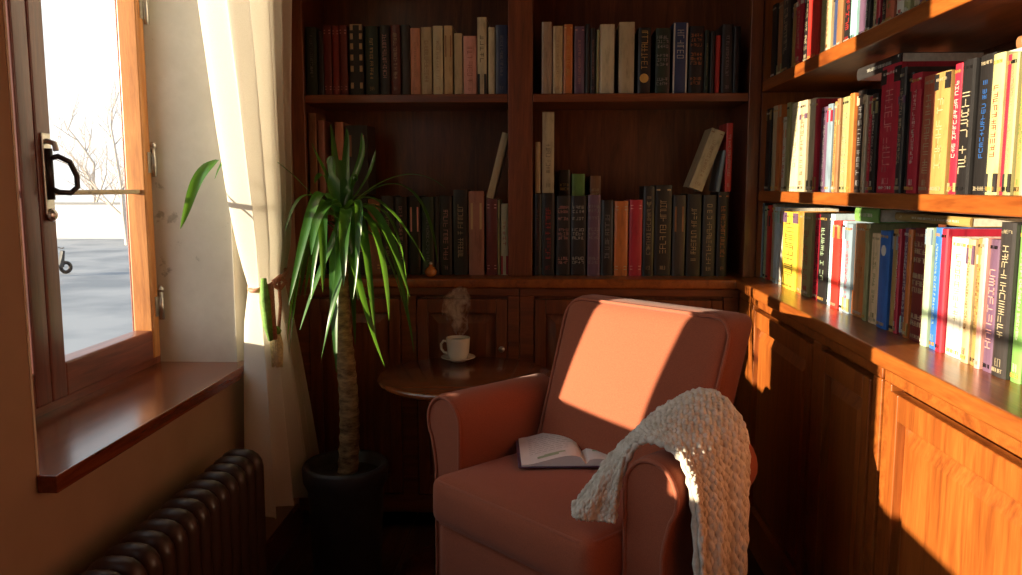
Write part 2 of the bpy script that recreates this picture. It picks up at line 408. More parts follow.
# ------------------------------------------------------------------ books
SHELVES=[
('UL','upper shelf behind plant','B',2.6,[
  (-0.737, 0.0332, 1.3852, 0.2088, 'dark green', 'grey', 't', 0),
  (-0.7095, 0.0162, 1.3852, 0.1958, 'black', 'grey', 'n', 0),
  (-0.687, 0.0232, 1.3852, 0.2138, 'maroon', 'pink', 'b', 0),
  (-0.662, 0.0212, 1.3852, 0.2128, 'dark red', 'pink', 'b', 0),
  (-0.637, 0.0232, 1.3852, 0.2138, 'maroon', 'pink', 'b', 0),
  (-0.5965, 0.0442, 1.3852, 0.2138, 'black', 'tan', 'bands', 0),
  (-0.548, 0.0392, 1.3852, 0.2098, 'dark green', 'gold', 't', 0),
  (-0.5075, 0.0302, 1.3852, 0.2128, 'black', 'pink', 'T', 0),
  (-0.4735, 0.0282, 1.3852, 0.2138, 'oxblood', 'cream', 'T', 0),
  (-0.443, 0.0252, 1.3852, 0.2148, 'charcoal', 'grey', 'n', 0),
  (-0.4115, 0.0302, 1.3852, 0.2028, 'salmon', 'brown', 't', 0),
  (-0.377, 0.0332, 1.3852, 0.2058, 'cream', 'brown', 'T', 0),
  (-0.3405, 0.0302, 1.3852, 0.2088, 'ivory', 'brown', 't', 0),
  (-0.3085, 0.0262, 1.3852, 0.2098, 'tan', 'brown', 'lab', 0),
  (-0.2775, 0.0242, 1.3852, 0.1868, 'cream', 'grey', 'n', 0),
  (-0.2415, 0.0402, 1.3852, 0.1788, 'pink', 'dark red', 'T', 0),
  (-0.2035, 0.0282, 1.3852, 0.2338, 'ivory', 'black', 'base', 0),
  (-0.174, 0.0192, 1.3852, 0.2038, 'ivory', 'brown', 'n', 0),
  (-0.1425, 0.0362, 1.3852, 0.2098, 'navy', 'grey', 't', 0),
]),
('UR','upper shelf by corner','B',2.6,[
  (-0.003, 0.0312, 1.3852, 0.2178, 'taupe', 'brown', 'n', 0),
  (0.031, 0.0292, 1.3852, 0.2058, 'tan', 'brown', 't', 0),
  (0.063, 0.0272, 1.3852, 0.2108, 'orange', 'gold', 'T', 0),
  (0.098, 0.0312, 1.3852, 0.2048, 'plum', 'pink', 't', 0),
  (0.123, 0.0132, 1.3852, 0.2108, 'black', 'grey', 'n', 0),
  (0.1395, 0.0162, 1.3852, 0.1988, 'black', 'pink', 't', 0),
  (0.1545, 0.0082, 1.3852, 0.1928, 'olive', 'grey', 'n', 0),
  (0.1825, 0.0442, 1.3852, 0.2098, 'ivory', 'tan', 'n', 0),
  (0.2425, 0.0462, 1.3852, 0.2158, 'cream', 'tan', 'n', 0),
  (0.2975, 0.0382, 1.3852, 0.1998, 'black', 'gold', 'disc', 0),
  (0.353, 0.0432, 1.3852, 0.1968, 'dark green', 'grey', 'bt', 0),
  (0.4065, 0.0442, 1.3852, 0.2138, 'navy', 'white', 'edge', 0),
  (0.455, 0.0432, 1.3852, 0.2018, 'black', 'orange', 'bt', 0),
  (0.4875, 0.0142, 1.3852, 0.1898, 'dark green', 'olive', 't', 0),
  (0.505, 0.0132, 1.3852, 0.1868, 'black', 'grey', 'n', 0),
  (0.5215, 0.0142, 1.3852, 0.1748, 'red', 'white', 'n', 0),
  (0.549, 0.0332, 1.3852, 0.2068, 'charcoal', 'grey', 't', 0),
  (0.5785, 0.0182, 1.3852, 0.2008, 'black', 'cream', 'n', 0),
]),
('LL','lower shelf behind plant','B',2.6,[
  (-0.7265, 0.0402, 0.8203, 0.2477, 'black', 'grey', 'n', 0),
  (-0.683, 0.0372, 0.8203, 0.2547, 'maroon', 'tan', 't', 0),
  (-0.64, 0.0412, 0.8203, 0.2447, 'dark green', 'gold', 't', 0),
  (-0.595, 0.0412, 0.8203, 0.2517, 'black', 'tan', 't', 0),
  (-0.5515, 0.0382, 0.8203, 0.2417, 'brown', 'gold', 'b', 0),
  (-0.5085, 0.0402, 0.8203, 0.2517, 'charcoal', 'tan', 't', 0),
  (-0.465, 0.0392, 0.8203, 0.2487, 'black', 'pink', 't', 0),
  (-0.4215, 0.0362, 0.8203, 0.2517, 'black', 'pink', 'lab', 0),
  (-0.379, 0.0372, 0.8203, 0.2487, 'dark green', 'grey', 't', 0),
  (-0.35, 0.0132, 0.8203, 0.2487, 'charcoal', 'grey', 'n', 0),
  (-0.3215, 0.0382, 0.8203, 0.2517, 'black', 'pink', 'T', 0),
  (-0.2745, 0.0442, 0.8203, 0.2707, 'black', 'tan', 'T', 0),
  (-0.2235, 0.0482, 0.8203, 0.2667, 'rose brown', 'tan', 'lab', 0),
  (-0.1745, 0.0342, 0.8203, 0.2417, 'maroon', 'pink', 'b', 0),
  (-0.152, 0.0072, 0.8203, 0.2387, 'olive', 'grey', 'n', 0),
  (-0.1345, 0.0222, 0.8203, 0.2267, 'ivory', 'crimson', 'base', 0),
]),
('LR','lower shelf by corner','B',2.6,[
  (-0.0295, 0.0222, 0.8203, 0.2577, 'black', 'maroon', 'T', 0),
  (0.004, 0.0392, 0.8203, 0.2607, 'black', 'red', 'T', 0),
  (0.0525, 0.0422, 0.8203, 0.2517, 'black', 'pink', 'bt', 0),
  (0.1005, 0.0462, 0.8203, 0.2517, 'black', 'white', 'bt', 0),
  (0.149, 0.0392, 0.8203, 0.2547, 'plum', 'grey', 'bt', 0),
  (0.191, 0.0372, 0.8203, 0.2387, 'black', 'grey', 'T', 0),
  (0.2345, 0.0422, 0.8203, 0.2357, 'orange', 'cream', 'b', 0),
  (0.2805, 0.0402, 0.8203, 0.2397, 'crimson', 'pink', 'b', 0),
  (0.32, 0.0332, 0.8203, 0.2827, 'black', 'cream', 'T', 0),
  (0.366, 0.0512, 0.8203, 0.2857, 'black', 'tan', 'T', 0),
  (0.4155, 0.0382, 0.8203, 0.2547, 'charcoal', 'brown', 'lab', 0),
  (0.462, 0.0432, 0.8203, 0.2577, 'black', 'tan', 'T', 0),
  (0.509, 0.0392, 0.8203, 0.2547, 'charcoal', 'tan', 'T', 0),
  (0.552, 0.0332, 0.8203, 0.2647, 'black', 'orange', 'T', 0),
]),
('TL','book tops behind plant','B',2.61,[
  (-0.744, 0.0252, 1.0756, 0.2564, 'brown', 'tan', 'n', 0),
  (-0.7175, 0.0202, 1.0756, 0.2344, 'rose brown', 'tan', 'n', 0),
  (-0.66, 0.0252, 1.0756, 0.2284, 'salmon', 'tan', 'n', 0),
  (-0.6055, 0.0702, 1.0756, 0.2184, 'charcoal', 'brown', 'lab', 0),
  (-0.1565, 0.0222, 1.0626, 0.2054, 'cream', 'brown', 'n', 14),
]),
('TR','book tops by corner','B',2.61,[
  (-0.0295, 0.0162, 1.0816, 0.1584, 'tan', 'brown', 'n', 0),
  (0.003, 0.0372, 1.0816, 0.2504, 'cream', 'black', 'tp', 0),
  (0.497, 0.0432, 1.0856, 0.1844, 'cream', 'brown', 't', 20),
  (0.545, 0.0112, 1.0856, 0.1284, 'slate', 'white', 'n', 8),
  (0.566, 0.0192, 1.0856, 0.2114, 'red', 'white', 'T', 0),
]),
('BR','second row by corner','B',2.735,[
  (0.058, 0.0352, 0.8203, 0.3357, 'black', 'gold', 'bt', 0),
  (0.1035, 0.0422, 0.8203, 0.3227, 'green', 'white', 'tp', 0),
  (0.16, 0.0352, 0.8203, 0.3157, 'brown', 'tan', 'bt', 0),
]),
('RM','middle shelf by armchair','R',0.668,[
  (2.5505, 0.0502, 1.0882, 0.2458, 'black', 'grey', 'n', 0),
  (2.496, 0.0472, 1.0882, 0.2488, 'cream', 'grey', 'n', 0),
  (2.446, 0.0412, 1.0882, 0.2468, 'orange', 'red', 'n', 0),
  (2.3985, 0.0442, 1.0882, 0.2088, 'white', 'red', 'tp', 0),
  (2.3545, 0.0342, 1.0882, 0.2438, 'olive', 'cream', 'n', 0),
  (2.29, 0.0852, 1.0882, 0.2378, 'ivory', 'olive', 't', 0),
  (2.2115, 0.0622, 1.0882, 0.2348, 'cream', 'brown', 'T', 0),
  (2.1495, 0.0522, 1.0882, 0.2338, 'ivory', 'tan', 'n', 0),
  (2.1075, 0.0222, 1.0882, 0.2288, 'crimson', 'cream', 'n', 0),
  (2.062, 0.0592, 1.0882, 0.2048, 'plum', 'grey', 't', 0),
  (2.0115, 0.0342, 1.0882, 0.2068, 'slate', 'cream', 'n', 0),
  (1.9765, 0.0282, 1.0882, 0.2088, 'mustard', 'brown', 't', 0),
  (1.949, 0.0212, 1.0882, 0.2128, 'brown', 'gold', 'n', 0),
  (1.912, 0.0472, 1.0882, 0.2128, 'olive', 'cream', 'T', 0),
  (1.871, 0.0272, 1.0882, 0.2158, 'orange', 'brown', 'n', 0),
  (1.829, 0.0492, 1.0882, 0.2178, 'black', 'grey', 'T', 0),
  (1.792, 0.0172, 1.0882, 0.2028, 'cream', 'brown', 'n', 0),
  (1.768, 0.0252, 1.0882, 0.1978, 'crimson', 'cream', 't', 0),
  (1.7375, 0.0302, 1.0882, 0.2008, 'black', 'white', 't', 0),
  (1.6745, 0.0902, 1.0882, 0.2488, 'crimson', 'pink', 'T', 0),
  (1.6125, 0.0282, 1.0882, 0.2348, 'charcoal', 'cream', 'T', 0),
  (1.5865, 0.0162, 1.0882, 0.2218, 'black', 'tan', 'n', 0),
  (1.555, 0.0412, 1.0882, 0.2168, 'crimson', 'white', 't', 0),
  (1.506, 0.0512, 1.0882, 0.2068, 'brick', 'cream', 'T', 0),
  (1.4495, 0.0542, 1.0882, 0.2048, 'mustard', 'tan', 'T', 0),
  (1.4035, 0.0282, 1.0882, 0.2118, 'crimson', 'white', 'T', 0),
  (1.367, 0.0412, 1.0882, 0.2128, 'black', 'cream', 'BIG', 0),
  (1.3215, 0.0442, 1.0882, 0.2138, 'black', 'blue', 't', 0),
  (1.28, 0.0332, 1.0882, 0.2088, 'lime', 'red', 'T', 0),
  (1.254, 0.0152, 1.0882, 0.2028, 'crimson', 'white', 'n', 0),
  (1.2335, 0.0202, 1.0882, 0.2018, 'olive', 'cream', 't', 0),
  (1.212, 0.0192, 1.0882, 0.1928, 'mustard', 'green', 'T', 0),
  (1.185, 0.0312, 1.0882, 0.1928, 'pink', 'white', 'n', 0),
]),
('RT','top shelf by corner','R',0.668,[
  (2.529, 0.0492, 1.4202, 0.2128, 'black', 'grey', 'n', 0),
  (2.475, 0.0492, 1.4202, 0.2078, 'brown', 'tan', 'n', 0),
  (2.409, 0.0732, 1.4202, 0.2448, 'charcoal', 'cream', 'T', 0),
  (2.345, 0.0432, 1.4202, 0.1768, 'mustard', 'olive', 'n', 0),
  (2.289, 0.0592, 1.4202, 0.2218, 'crimson', 'cream', 't', 0),
  (2.2325, 0.0442, 1.4202, 0.1978, 'black', 'cream', 'T', 0),
  (2.1625, 0.0862, 1.4202, 0.1968, 'red', 'orange', 'n', 0),
  (2.098, 0.0352, 1.4202, 0.1608, 'olive', 'cream', 't', 0),
  (2.056, 0.0412, 1.4202, 0.1588, 'tan', 'brown', 't', 0),
  (2.016, 0.0312, 1.4202, 0.1558, 'navy', 'grey', 'n', 0),
  (1.978, 0.0372, 1.4202, 0.1568, 'brown', 'tan', 'n', 0),
  (1.9315, 0.0482, 1.4202, 0.1308, 'black', 'red', 'T', 0),
  (1.8845, 0.0362, 1.4202, 0.1648, 'teal', 'white', 'n', 0),
  (1.842, 0.0412, 1.4202, 0.1448, 'plum', 'blue', 'n', 0),
  (1.807, 0.0212, 1.4202, 0.1098, 'charcoal', 'white', 't', 0),
  (1.779, 0.0272, 1.4202, 0.1368, 'cream', 'green', 't', 0),
  (1.7525, 0.0182, 1.4202, 0.1388, 'crimson', 'pink', 'n', 0),
  (1.7265, 0.0282, 1.4202, 0.1028, 'black', 'cream', 'T', 0),
  (1.69, 0.0392, 1.4202, 0.1338, 'brick', 'green', 'T', 0),
  (1.65, 0.0352, 1.4202, 0.1328, 'white', 'red', 't', 0),
  (1.615, 0.0292, 1.4202, 0.1098, 'olive', 'white', 'T', 0),
  (1.5795, 0.0362, 1.4202, 0.1218, 'cream', 'brown', 't', 0),
  (1.5435, 0.0302, 1.4202, 0.1028, 'orange', 'cream', 'n', 0),
  (1.497, 0.0552, 1.4202, 0.1168, 'brown', 'gold', 'T', 0),
]),
('RL','counter by armchair','R',0.668,[
  (2.5765, -0.0018, 0.8203, 0.2307, 'slate', 'white', 'n', 0),
  (2.555, 0.0332, 0.8203, 0.2217, 'pale green', 'white', 'n', 0),
  (2.5165, 0.0322, 0.8203, 0.2257, 'red', 'brown', 'n', 0),
  (2.4765, 0.0362, 0.8203, 0.2297, 'cream', 'tan', 'n', 0),
  (2.431, 0.0452, 0.8203, 0.2217, 'pale blue', 'white', 'n', 0),
  (2.383, 0.0412, 0.8203, 0.2207, 'white', 'blue', 'n', 0),
  (2.288, 0.1372, 0.8203, 0.2117, 'yellow', 'black', 'BIG', 0),
  (2.2, 0.0292, 0.8203, 0.2147, 'orange', 'red', 'n', 0),
  (2.1425, 0.0742, 0.8203, 0.2137, 'olive', 'crimson', 'T', 0),
  (2.076, 0.0492, 0.8203, 0.2137, 'crimson', 'black', 'T', 0),
  (2.017, 0.0612, 0.8203, 0.2157, 'black', 'pale green', 'T', 0),
  (1.968, 0.0292, 0.8203, 0.2167, 'pale blue', 'white', 'n', 0),
  (1.925, 0.0472, 0.8203, 0.2027, 'red', 'pink', 'n', 0),
  (1.886, 0.0212, 0.8203, 0.2037, 'pale blue', 'pink', 'n', 0),
  (1.851, 0.0412, 0.8203, 0.1987, 'slate', 'red', 't', 0),
  (1.792, 0.0692, 0.8203, 0.2017, 'copper', 'orange', 'base', 0),
  (1.7445, 0.0202, 0.8203, 0.2037, 'olive', 'brown', 'n', 0),
  (1.705, 0.0492, 0.8203, 0.1857, 'peach', 'olive', 't', 0),
  (1.65, 0.0492, 0.8203, 0.1937, 'blue', 'white', 'dot', 0),
  (1.6095, 0.0242, 0.8203, 0.1997, 'mustard', 'green', 'n', 0),
  (1.5875, 0.0142, 0.8203, 0.2007, 'crimson', 'white', 't', 0),
  (1.5665, 0.0222, 0.8203, 0.2037, 'plum', 'white', 'T', 0),
  (1.5435, 0.0182, 0.8203, 0.2017, 'orange', 'mustard', 'n', 0),
  (1.505, 0.0532, 0.8203, 0.2057, 'maroon', 'cream', 'bt', 0),
  (1.4645, 0.0242, 0.8203, 0.2087, 'pale green', 'blue', 'n', 0),
  (1.437, 0.0252, 0.8203, 0.2107, 'blue', 'pale green', 't', 0),
  (1.411, 0.0212, 0.8203, 0.2097, 'crimson', 'pink', 'n', 0),
  (1.368, 0.0592, 0.8203, 0.1977, 'white', 'olive', 't', 0),
  (1.324, 0.0232, 0.8203, 0.1977, 'tan', 'brown', 't', 0),
  (1.3, 0.0192, 0.8203, 0.2007, 'mustard', 'brown', 'T', 0),
  (1.281, 0.0152, 0.8203, 0.2027, 'pink', 'white', 'n', 0),
  (1.2575, 0.0282, 0.8203, 0.2017, 'plum', 'pink', 'BIG', 0),
  (1.222, 0.0392, 0.8203, 0.2287, 'charcoal', 'cream', 'T', 0),
  (1.1875, 0.0262, 0.8203, 0.2257, 'green', 'white', 't', 0),
]),
]

def glyphs(mb, x, z, w, h, y, q, vertical):
    """random letter-like strokes in a cell, unreadable"""
    t = min(w, h)*.13
    def bar(x0, x1, z0, z1): mb.box(x0, x1, y-.0006, y+.0022, z0, z1)
    segs = [(x, x+w, z, z+t), (x, x+w, z+h-t, z+h), (x, x+t, z, z+h), (x+w-t, x+w, z, z+h), (x, x+w, z+h/2-t/2, z+h/2+t/2), (x+w/2-t/2, x+w/2+t/2, z, z+h)]
    for s_ in q.sample(segs, q.choice((2,3,3,4))): bar(*s_)
def title(style, w, h, q):
    mb = MB(); yb = -.0016; extra = []
    W_ = w*.8
    if style in ('t', 'T', 'BIG', 'tp'):
        cw = W_*{'t': .30, 'T': .46, 'BIG': .66, 'tp': .45}[style]; ch = min(cw*.8, .014)*(1.15 if style == 'BIG' else 1)
        z0 = h*(q.uniform(.18,.3) if style != 'BIG' else .2); z1 = h*q.uniform(.78,.9); z = z1
        if style == 'tp': z1 = h*.62; z = z1
        while z > z0:
            glyphs(mb, -cw/2, z-ch, cw, ch*.78, yb, q, True); z -= ch
            if q.random() < .14: z -= ch*.6
        if q.random() < .6 and style != 'BIG':
            
            g = MB(); extra.append(g)
            for k in range(3): glyphs(g, -W_*.22+k*W_*.16, h*.07, W_*.11, min(.012, h*.05), yb, q, False)
    elif style == 'bt':
        for (za, n) in ((.84, 2), (.70, 1), (.56, 3), (.2, 2)):
            for j in range(n):
                k = 4; gw = W_/k
                for i in range(k): glyphs(mb, -W_/2+i*gw, h*za-j*.013, gw*.75, .009, yb, q, False)
    elif style in ('b', 'bands'):
        for za in (.93, .80, .66, .5, .34, .1) if style == 'bands' else (.92, .88, .12, .08):
            k_ = MB().box(-w*.42, w*.42, yb+.0004, .001, h*za, h*za+(.018 if style == 'bands' else .003)); extra.append(k_)
    elif style == 'lab':
        mb.box(-w*.36, w*.36, yb+.0004, .001, h*.55, h*.86)
    elif style == 'base':
        mb.box(-w*.497, w*.497, yb+.0004, .001, .002, h*.27)
        for k in range(5): glyphs(mb, -W_*.25, h*(.42+.075*k), W_*.5, h*.05, yb, q, True)
    elif style == 'edge':
        extra += [MB().box(-w*.48, -w*.38, yb+.0004, .001, .002, h-.002), MB().box(w*.38, w*.48, yb+.0004, .001, .002, h-.002)]
        for k in range(6): glyphs(mb, -W_*.28, h*(.5+.07*k), W_*.56, h*.045, yb, q, True)
    elif style == 'disc':
        g = MB(); extra.append(g); g.prism([(w*.36*math.cos(a*PI/10), w*.36*math.sin(a*PI/10)) for a in range(20)], -.0005, .002, M=Matrix.Translation((0, yb, h*.24)) @ Matrix.Rotation(-PI/2,4,'X'))
        for k in range(9): glyphs(mb, -W_*.3, h*(.38+.065*k), W_*.6, h*.05, yb, q, True)
    elif style == 'dot':
        mb.prism([(w*.22*math.cos(a*PI/8), w*.22*math.sin(a*PI/8)) for a in range(16)], -.0005, .002, M=Matrix.Translation((0, yb, h*.8)) @ Matrix.Rotation(-PI/2,4,'X'))
    if style in ('t', 'T') and q.random() < .35: extra.append(MB().box(-w*.44, w*.44, yb+.0004, .001, h*.94, h*.955))
    return mb, extra
def book(w, h, d, col, tcol, style, loc, rz=0, ry=0, colour2=None):
    q = random.Random(int(w*1e5)+int(h*1e4)+int(loc[0]*977)+int(loc[1]*1313))
    root = empty('book', loc, rz, ry)
    hard = w > .026; t = .0025 if hard else .0012; bl = .0016
    n = 6; arc = [(-w/2 + w*k/n, -bl*math.sin(PI*k/n)) for k in range(1, n)]
    poly = [(-w/2, d), (-w/2, .001)] + arc + [(w/2, .001), (w/2, d), (w/2-t, d), (w/2-t, .003), (-w/2+t, .003), (-w/2+t, d)]
    MB().prism(poly, 0, h).build('cover', pm(col), root, fix=True)
    ov = .003 if hard else .0008
    MB().box(-w/2+t, w/2-t, .0031, d-ov, ov, h-ov).build('page_block', PAPER, root)
    tm, ex = title(style, w, h, q)
    if colour2 and h > .1:
        k = q.random(); zc = h*q.choice((.02, .72, .80, .86)); hb = h*q.uniform(.05, .16)
        if k < .6: MB().box(-w*.495, w*.495, -.0013, .001, zc, min(zc+hb, h-.002)).build('colour_block', pm(colour2), root)
        g = MB(); n_ = 3 if w < .02 else 6; gw = w*.7/n_
        for i_ in range(n_): glyphs(g, -w*.35+i_*gw, h*.03, gw*.7, .006, -.0016, q, False); glyphs(g, -w*.35+i_*gw, h*.93, gw*.7, .005, -.0016, q, False)
        g.build('small_lettering', pm(q.choice(('white','black','gold','cream'))), root)
    for e_ in ex: e_.build('spine_band', pm(tcol), root)
    if tm.v:
        o = tm.build('spine_lettering', pm(tcol), root)
        if style in ('lab', 'base', 'bands', 'disc'): o.name = 'spine_panel'
    return root
labels = set()
def aw(c): return c
def orn(n): return ['first','second','third','fourth','fifth','sixth','seventh','eighth','ninth','tenth'][n] if n < 10 else str(n+1)+'th'
HOW = {'t':'small {t} lettering','T':'{t} lettering','BIG':'large {t} lettering','tp':'{t} spine marks','bt':'{t} block lettering','b':'thin {t} bands','bands':'broad {t} bands','lab':'{t} spine label','base':'{t} foot panel','edge':'{t} edges','disc':'{t} disc','dot':'{t} dot','n':'plain spine'}
WHERE = {'UL':'back wall upper-left shelf','UR':'back wall upper-right shelf','LL':'row behind the plant','LR':'row under the leaning book by the corner','TL':'on top of the row behind plant','TR':'on top of the corner row','BR':'rear row in the corner bay','RM':'right wall middle shelf','RT':'right wall top shelf','RL':'right-hand counter row'}
for key, shelf, kind, pl, rows in SHELVES:
    for i, (c, w, z, h, col, tcol, style, lean) in enumerate(rows):
        jit = (0, .004, .0015, .007, .002, .005)[i*7 % 6]
        if kind == 'B':
            d = .128 if key in ('LL', 'LR') else (.12 if key in ('TL', 'TR', 'BR') else min(.19, h*.72))
            ra = math.radians(lean)
            off = h*math.sin(ra)/2
            b = book(w, h/math.cos(ra)*.99 if lean else h, d, col, tcol, style, (c-off if lean else c, pl+jit, z+abs(math.sin(ra))*w/2), 0, ra)
        else:
            b = book(w, h, min(.17, max(.12, h*.68)), col, tcol, style, (pl+jit, c, z), -PI/2, 0, R.choice(('crimson','black','white','olive','slate','mustard','cream','teal','plum','charcoal','orange')))
        L = rows[i-1][4] if i else None; Rr = rows[i+1][4] if i+1 < len(rows) else None
        size = 'leaning' if lean else ('thick' if w > .045 else 'slim' if w < .018 else 'tall' if h > .235 else 'short' if h < .185 else 'mid-sized')
        first = '%s %s book with %s, ' % (size, col, HOW[style].format(t=tcol)) if not (kind == 'R' and style == 'n') else '%s %s book, ' % (size, col)
        pos = ('between %s and %s books, ' % (L, Rr)) if L and Rr else ('right of %s book, ' % L if L else 'left of %s book, ' % Rr)
        lab = first + pos + WHERE[key]
        short = {'UL':'back upper-left shelf','UR':'back upper-right shelf','LL':'row behind plant','LR':'lower corner row','TL':'atop row behind plant','TR':'atop corner row','BR':'rear corner row','RM':'right middle shelf','RT':'right top shelf','RL':'right counter row'}[key]
        if len(lab.split()) > 16: lab = first + pos + short
        if len(lab.split()) > 16: lab = '%s %s book, ' % (size, col) + pos + short
        if lab in labels: lab = '%s %s book, %s from left, %s' % (size, col, orn(i), short)
        labels.add(lab)
        tag(b, lab, 'book', {'B':'books on the back bookcase','R':'books on the right bookcase'}[kind])
# books lying flat on others
def flat(w, h, d, col, loc, rz, lab):
    root = book(w, h, d, col, 'white', 'n', loc, rz, 0)
    root.rotation_mode = 'XYZ'
    root.matrix_world = Matrix.Translation(loc) @ Matrix.Rotation(rz, 4, 'Z') @ Matrix.Rotation(PI/2, 4, 'Y')
    tag(root, lab, 'book', 'books lying on the right bookcase rows')
def tops(key, ya, yb):
    for k, s_, kd, pl, rows in SHELVES:
        if k == key: return max(z+h for c, w, z, h, *_ in rows if c-w/2 < yb and c+w/2 > ya)
# local z runs along the row (-Y), local x is thickness
def lay(key, yfar, ynear, x, thick, depth, col, lab, dz=0):
    z = tops(key, ynear, yfar) + .0015 + thick/2 + dz
    root = book(thick, yfar-ynear, depth, col, 'white', 't', (0,0,0))
    # orient: local z -> -Y, local y -> +X, local x -> +Z
    Mx = Matrix(((0,1,0,x),(0,0,-1,yfar),(1,0,0,z),(0,0,0,1)))
    if Mx.determinant() < 0: Mx = Matrix(((0,1,0,x),(0,0,-1,yfar),(-1,0,0,z),(0,0,0,1)))
    root.matrix_world = Mx
    tag(root, lab, 'book', 'books lying flat on the right rows')
lay('RM', 1.93, 1.70, .700, .026, .16, 'charcoal', 'dark book lying flat on the middle row left of the tall red book')
lay('RM', 1.385, 1.165, .735, .012, .17, 'white', 'white-edged book lying flat on top of the middle row near right edge')
lay('RM', 1.365, 1.125, .740, .018, .17, 'brown', 'dark brown book lying topmost on the middle row near right edge', .0135)
lay('RL', 1.86, 1.73, .685, .030, .14, 'green', 'small green book lying flat on the counter row above orange spines')
lay('RL', 1.72, 1.42, .715, .016, .15, 'mustard', 'long brown book lying flat on the counter row behind blue book')
# ------------------------------------------------------------------ small things on the back counter
am = empty('glass_ornament', (-.365, 2.56, .8203)); tag(am, 'small amber glass ornament on the back counter by a drooping leaf tip', 'ornament')
MB().lathe([(0,0),(.012,0),(.018,.006),(.020,.016),(.013,.027),(.006,.031),(.005,.038),(0,.040)], 20).build('bulb', AMBER, am)
MB().lathe([(.004,.036),(.006,.040),(.004,.046),(0,.047)], 12).build('cap', METAL, am)
# ------------------------------------------------------------------ radiator
ra = empty('radiator', (-.72, 1.3, 0)); tag(ra, 'dark brown cast-iron column radiator under the window sill', 'radiator')
RY = [1.785 - .050*i for i in range(19)]
def sect(y):
    mb = MB(); x0, x1, z0, z1, r = -.728, -.664, .07, .487, .022
    pts = []
    for cx, cz, a0 in ((x1-r, z1-r, 0), (x0+r, z1-r, 90), (x0+r, z0+r, 180), (x1-r, z0+r, 270)):
        for k in range(5):
            a = math.radians(a0+22.5*k); pts.append((cx+r*math.cos(a), y, cz+r*math.sin(a)))
    mb.tube(pts, .0195, 10, closed=True)
    mb.tube([(-.696, y, z0), (-.696, y, z1)], .016, 8)
    return mb
for i, y in enumerate(RY):
    K(sect(y), 'section', RAD, ra)
K(MB().tube([(-.696, RY[0]-.01, .46), (-.696, RY[-1]+.01, .46)], .022, 10).tube([(-.696, RY[0]-.01, .10), (-.696, RY[-1]+.01, .10)], .022, 10), 'manifold', RAD, ra)
for y in (RY[0], RY[-1]):
    for x in (-.728, -.664): K(MB().box(x-.013, x+.013, y-.013, y+.013, 0, .06), 'foot', RAD, ra, bevel=.004)
# ------------------------------------------------------------------ curtain
rows = [(2.195,1.68,2.28,.030),(1.80,1.74,2.25,.030),(1.50,1.80,2.22,.028),(1.30,1.86,2.20,.027),(1.07,1.925,2.20,.024),(.95,1.965,2.20,.020),(.885,1.985,2.185,.015),(.855,1.995,2.18,.012),(.83,1.992,2.18,.013),(.76,1.985,2.20,.019),(.62,1.975,2.235,.024),(.45,1.96,2.28,.028),(.33,1.952,2.305,.031),(.27,1.945,2.32,.033)]
def lerp_rows(z):
    for a, b in zip(rows, rows[1:]):
        if b[0] <= z <= a[0]:
            t = (a[0]-z)/(a[0]-b[0]); return [a[i]+(b[i]-a[i])*t for i in (1,2,3)]
    return rows[-1][1:]
def curtain_pt(u, z):
    y0, y1, am_ = lerp_rows(z)
    ph = 5.4*2*PI*(u + .05*math.sin(2*PI*u*1.3+.6)) + .35*math.sin(z*2.1)
    f = math.sin(ph) + .28*math.sin(ph*2.3+1.1)
    x = -.728 + am_*1.4*f + .012*math.sin(PI*u) + (.03*max(0, (.8-z)))
    y = y0 + .02*max(0, min(1, z-.9)) + (y1-y0)*u + .25*am_*math.cos(ph*1.0)
    return (x, y, z)
P = []
NZ = 90
for j in range(NZ+1):
    z = 2.20 + (.27-2.20)*j/NZ
    P.append([curtain_pt(i/220, z + .01*math.sin(i/220*9)*(j/NZ)) for i in range(221)])
cu = empty('curtain', (-.72, 2.1, 0)); tag(cu, 'long cream curtain tied back with a cord beside the window', 'curtain')
K(MB().grid(P), 'cloth', CURT, cu)
# tieback: twisted cord round the waist with a hanging tassel
tp = []
for k in range(40):
    a = 2*PI*k/40
    tp.append((-.722+.036*math.cos(a), 2.088+.098*math.sin(a), .862+.018*math.sin(a+.3)))
tb = K(MB().tube(tp, .0058, 8, closed=True), 'tieback_cord', CORD, cu)
def KT(mb, name, mat, **k): return mb.build(name, mat, tb, **k)
KT(MB().tube([(-.690,2.03,.862),(-.676,2.045,.875),(-.668,2.06,.858),(-.678,2.045,.842),(-.690,2.035,.852),(-.680,2.02,.866)], .006, 8), 'knot', CORD)
KT(MB().tube([(-.680,2.045,.86),(-.676,2.038,.80),(-.682,2.035,.735)], .0045, 8).tube([(-.690,2.005,.86),(-.686,1.995,.79),(-.684,2.008,.72)], [.010,.011,.007], 8), 'cord_end', CORD)
KT(MB().tube([(-.700,1.990,.875),(-.694,1.975,.82),(-.690,1.978,.76),(-.688,1.99,.72)], [.007,.014,.012,.006], 8), 'silk_sash', TGREEN)
ts = MB()
for k in range(16):
    a = 2*PI*k/16; ts.tube([(-.684+.007*math.cos(a), 2.022+.007*math.sin(a), .735), (-.684+.013*math.cos(a), 2.022+.013*math.sin(a), .705), (-.684+.010*math.cos(a), 2.022+.012*math.sin(a), .655-R.uniform(0,.012))], .0035, 5)
KT(ts, 'tassel', TASSEL)
KT(MB().tube([(-.684,2.022,.75),(-.684,2.022,.738),(-.684,2.022,.728)], [.006,.014,.010], 10), 'tassel_head', TGREEN)
rod = empty('curtain_rod', (-.72, 2.0, 2.23)); tag(rod, 'dark curtain rod above the window, holding up the cream curtain', 'curtain rod')
K(MB().tube([(-.722, .9, 2.215), (-.722, 2.50, 2.215)], .012, 12), 'pole', IRONH, rod)
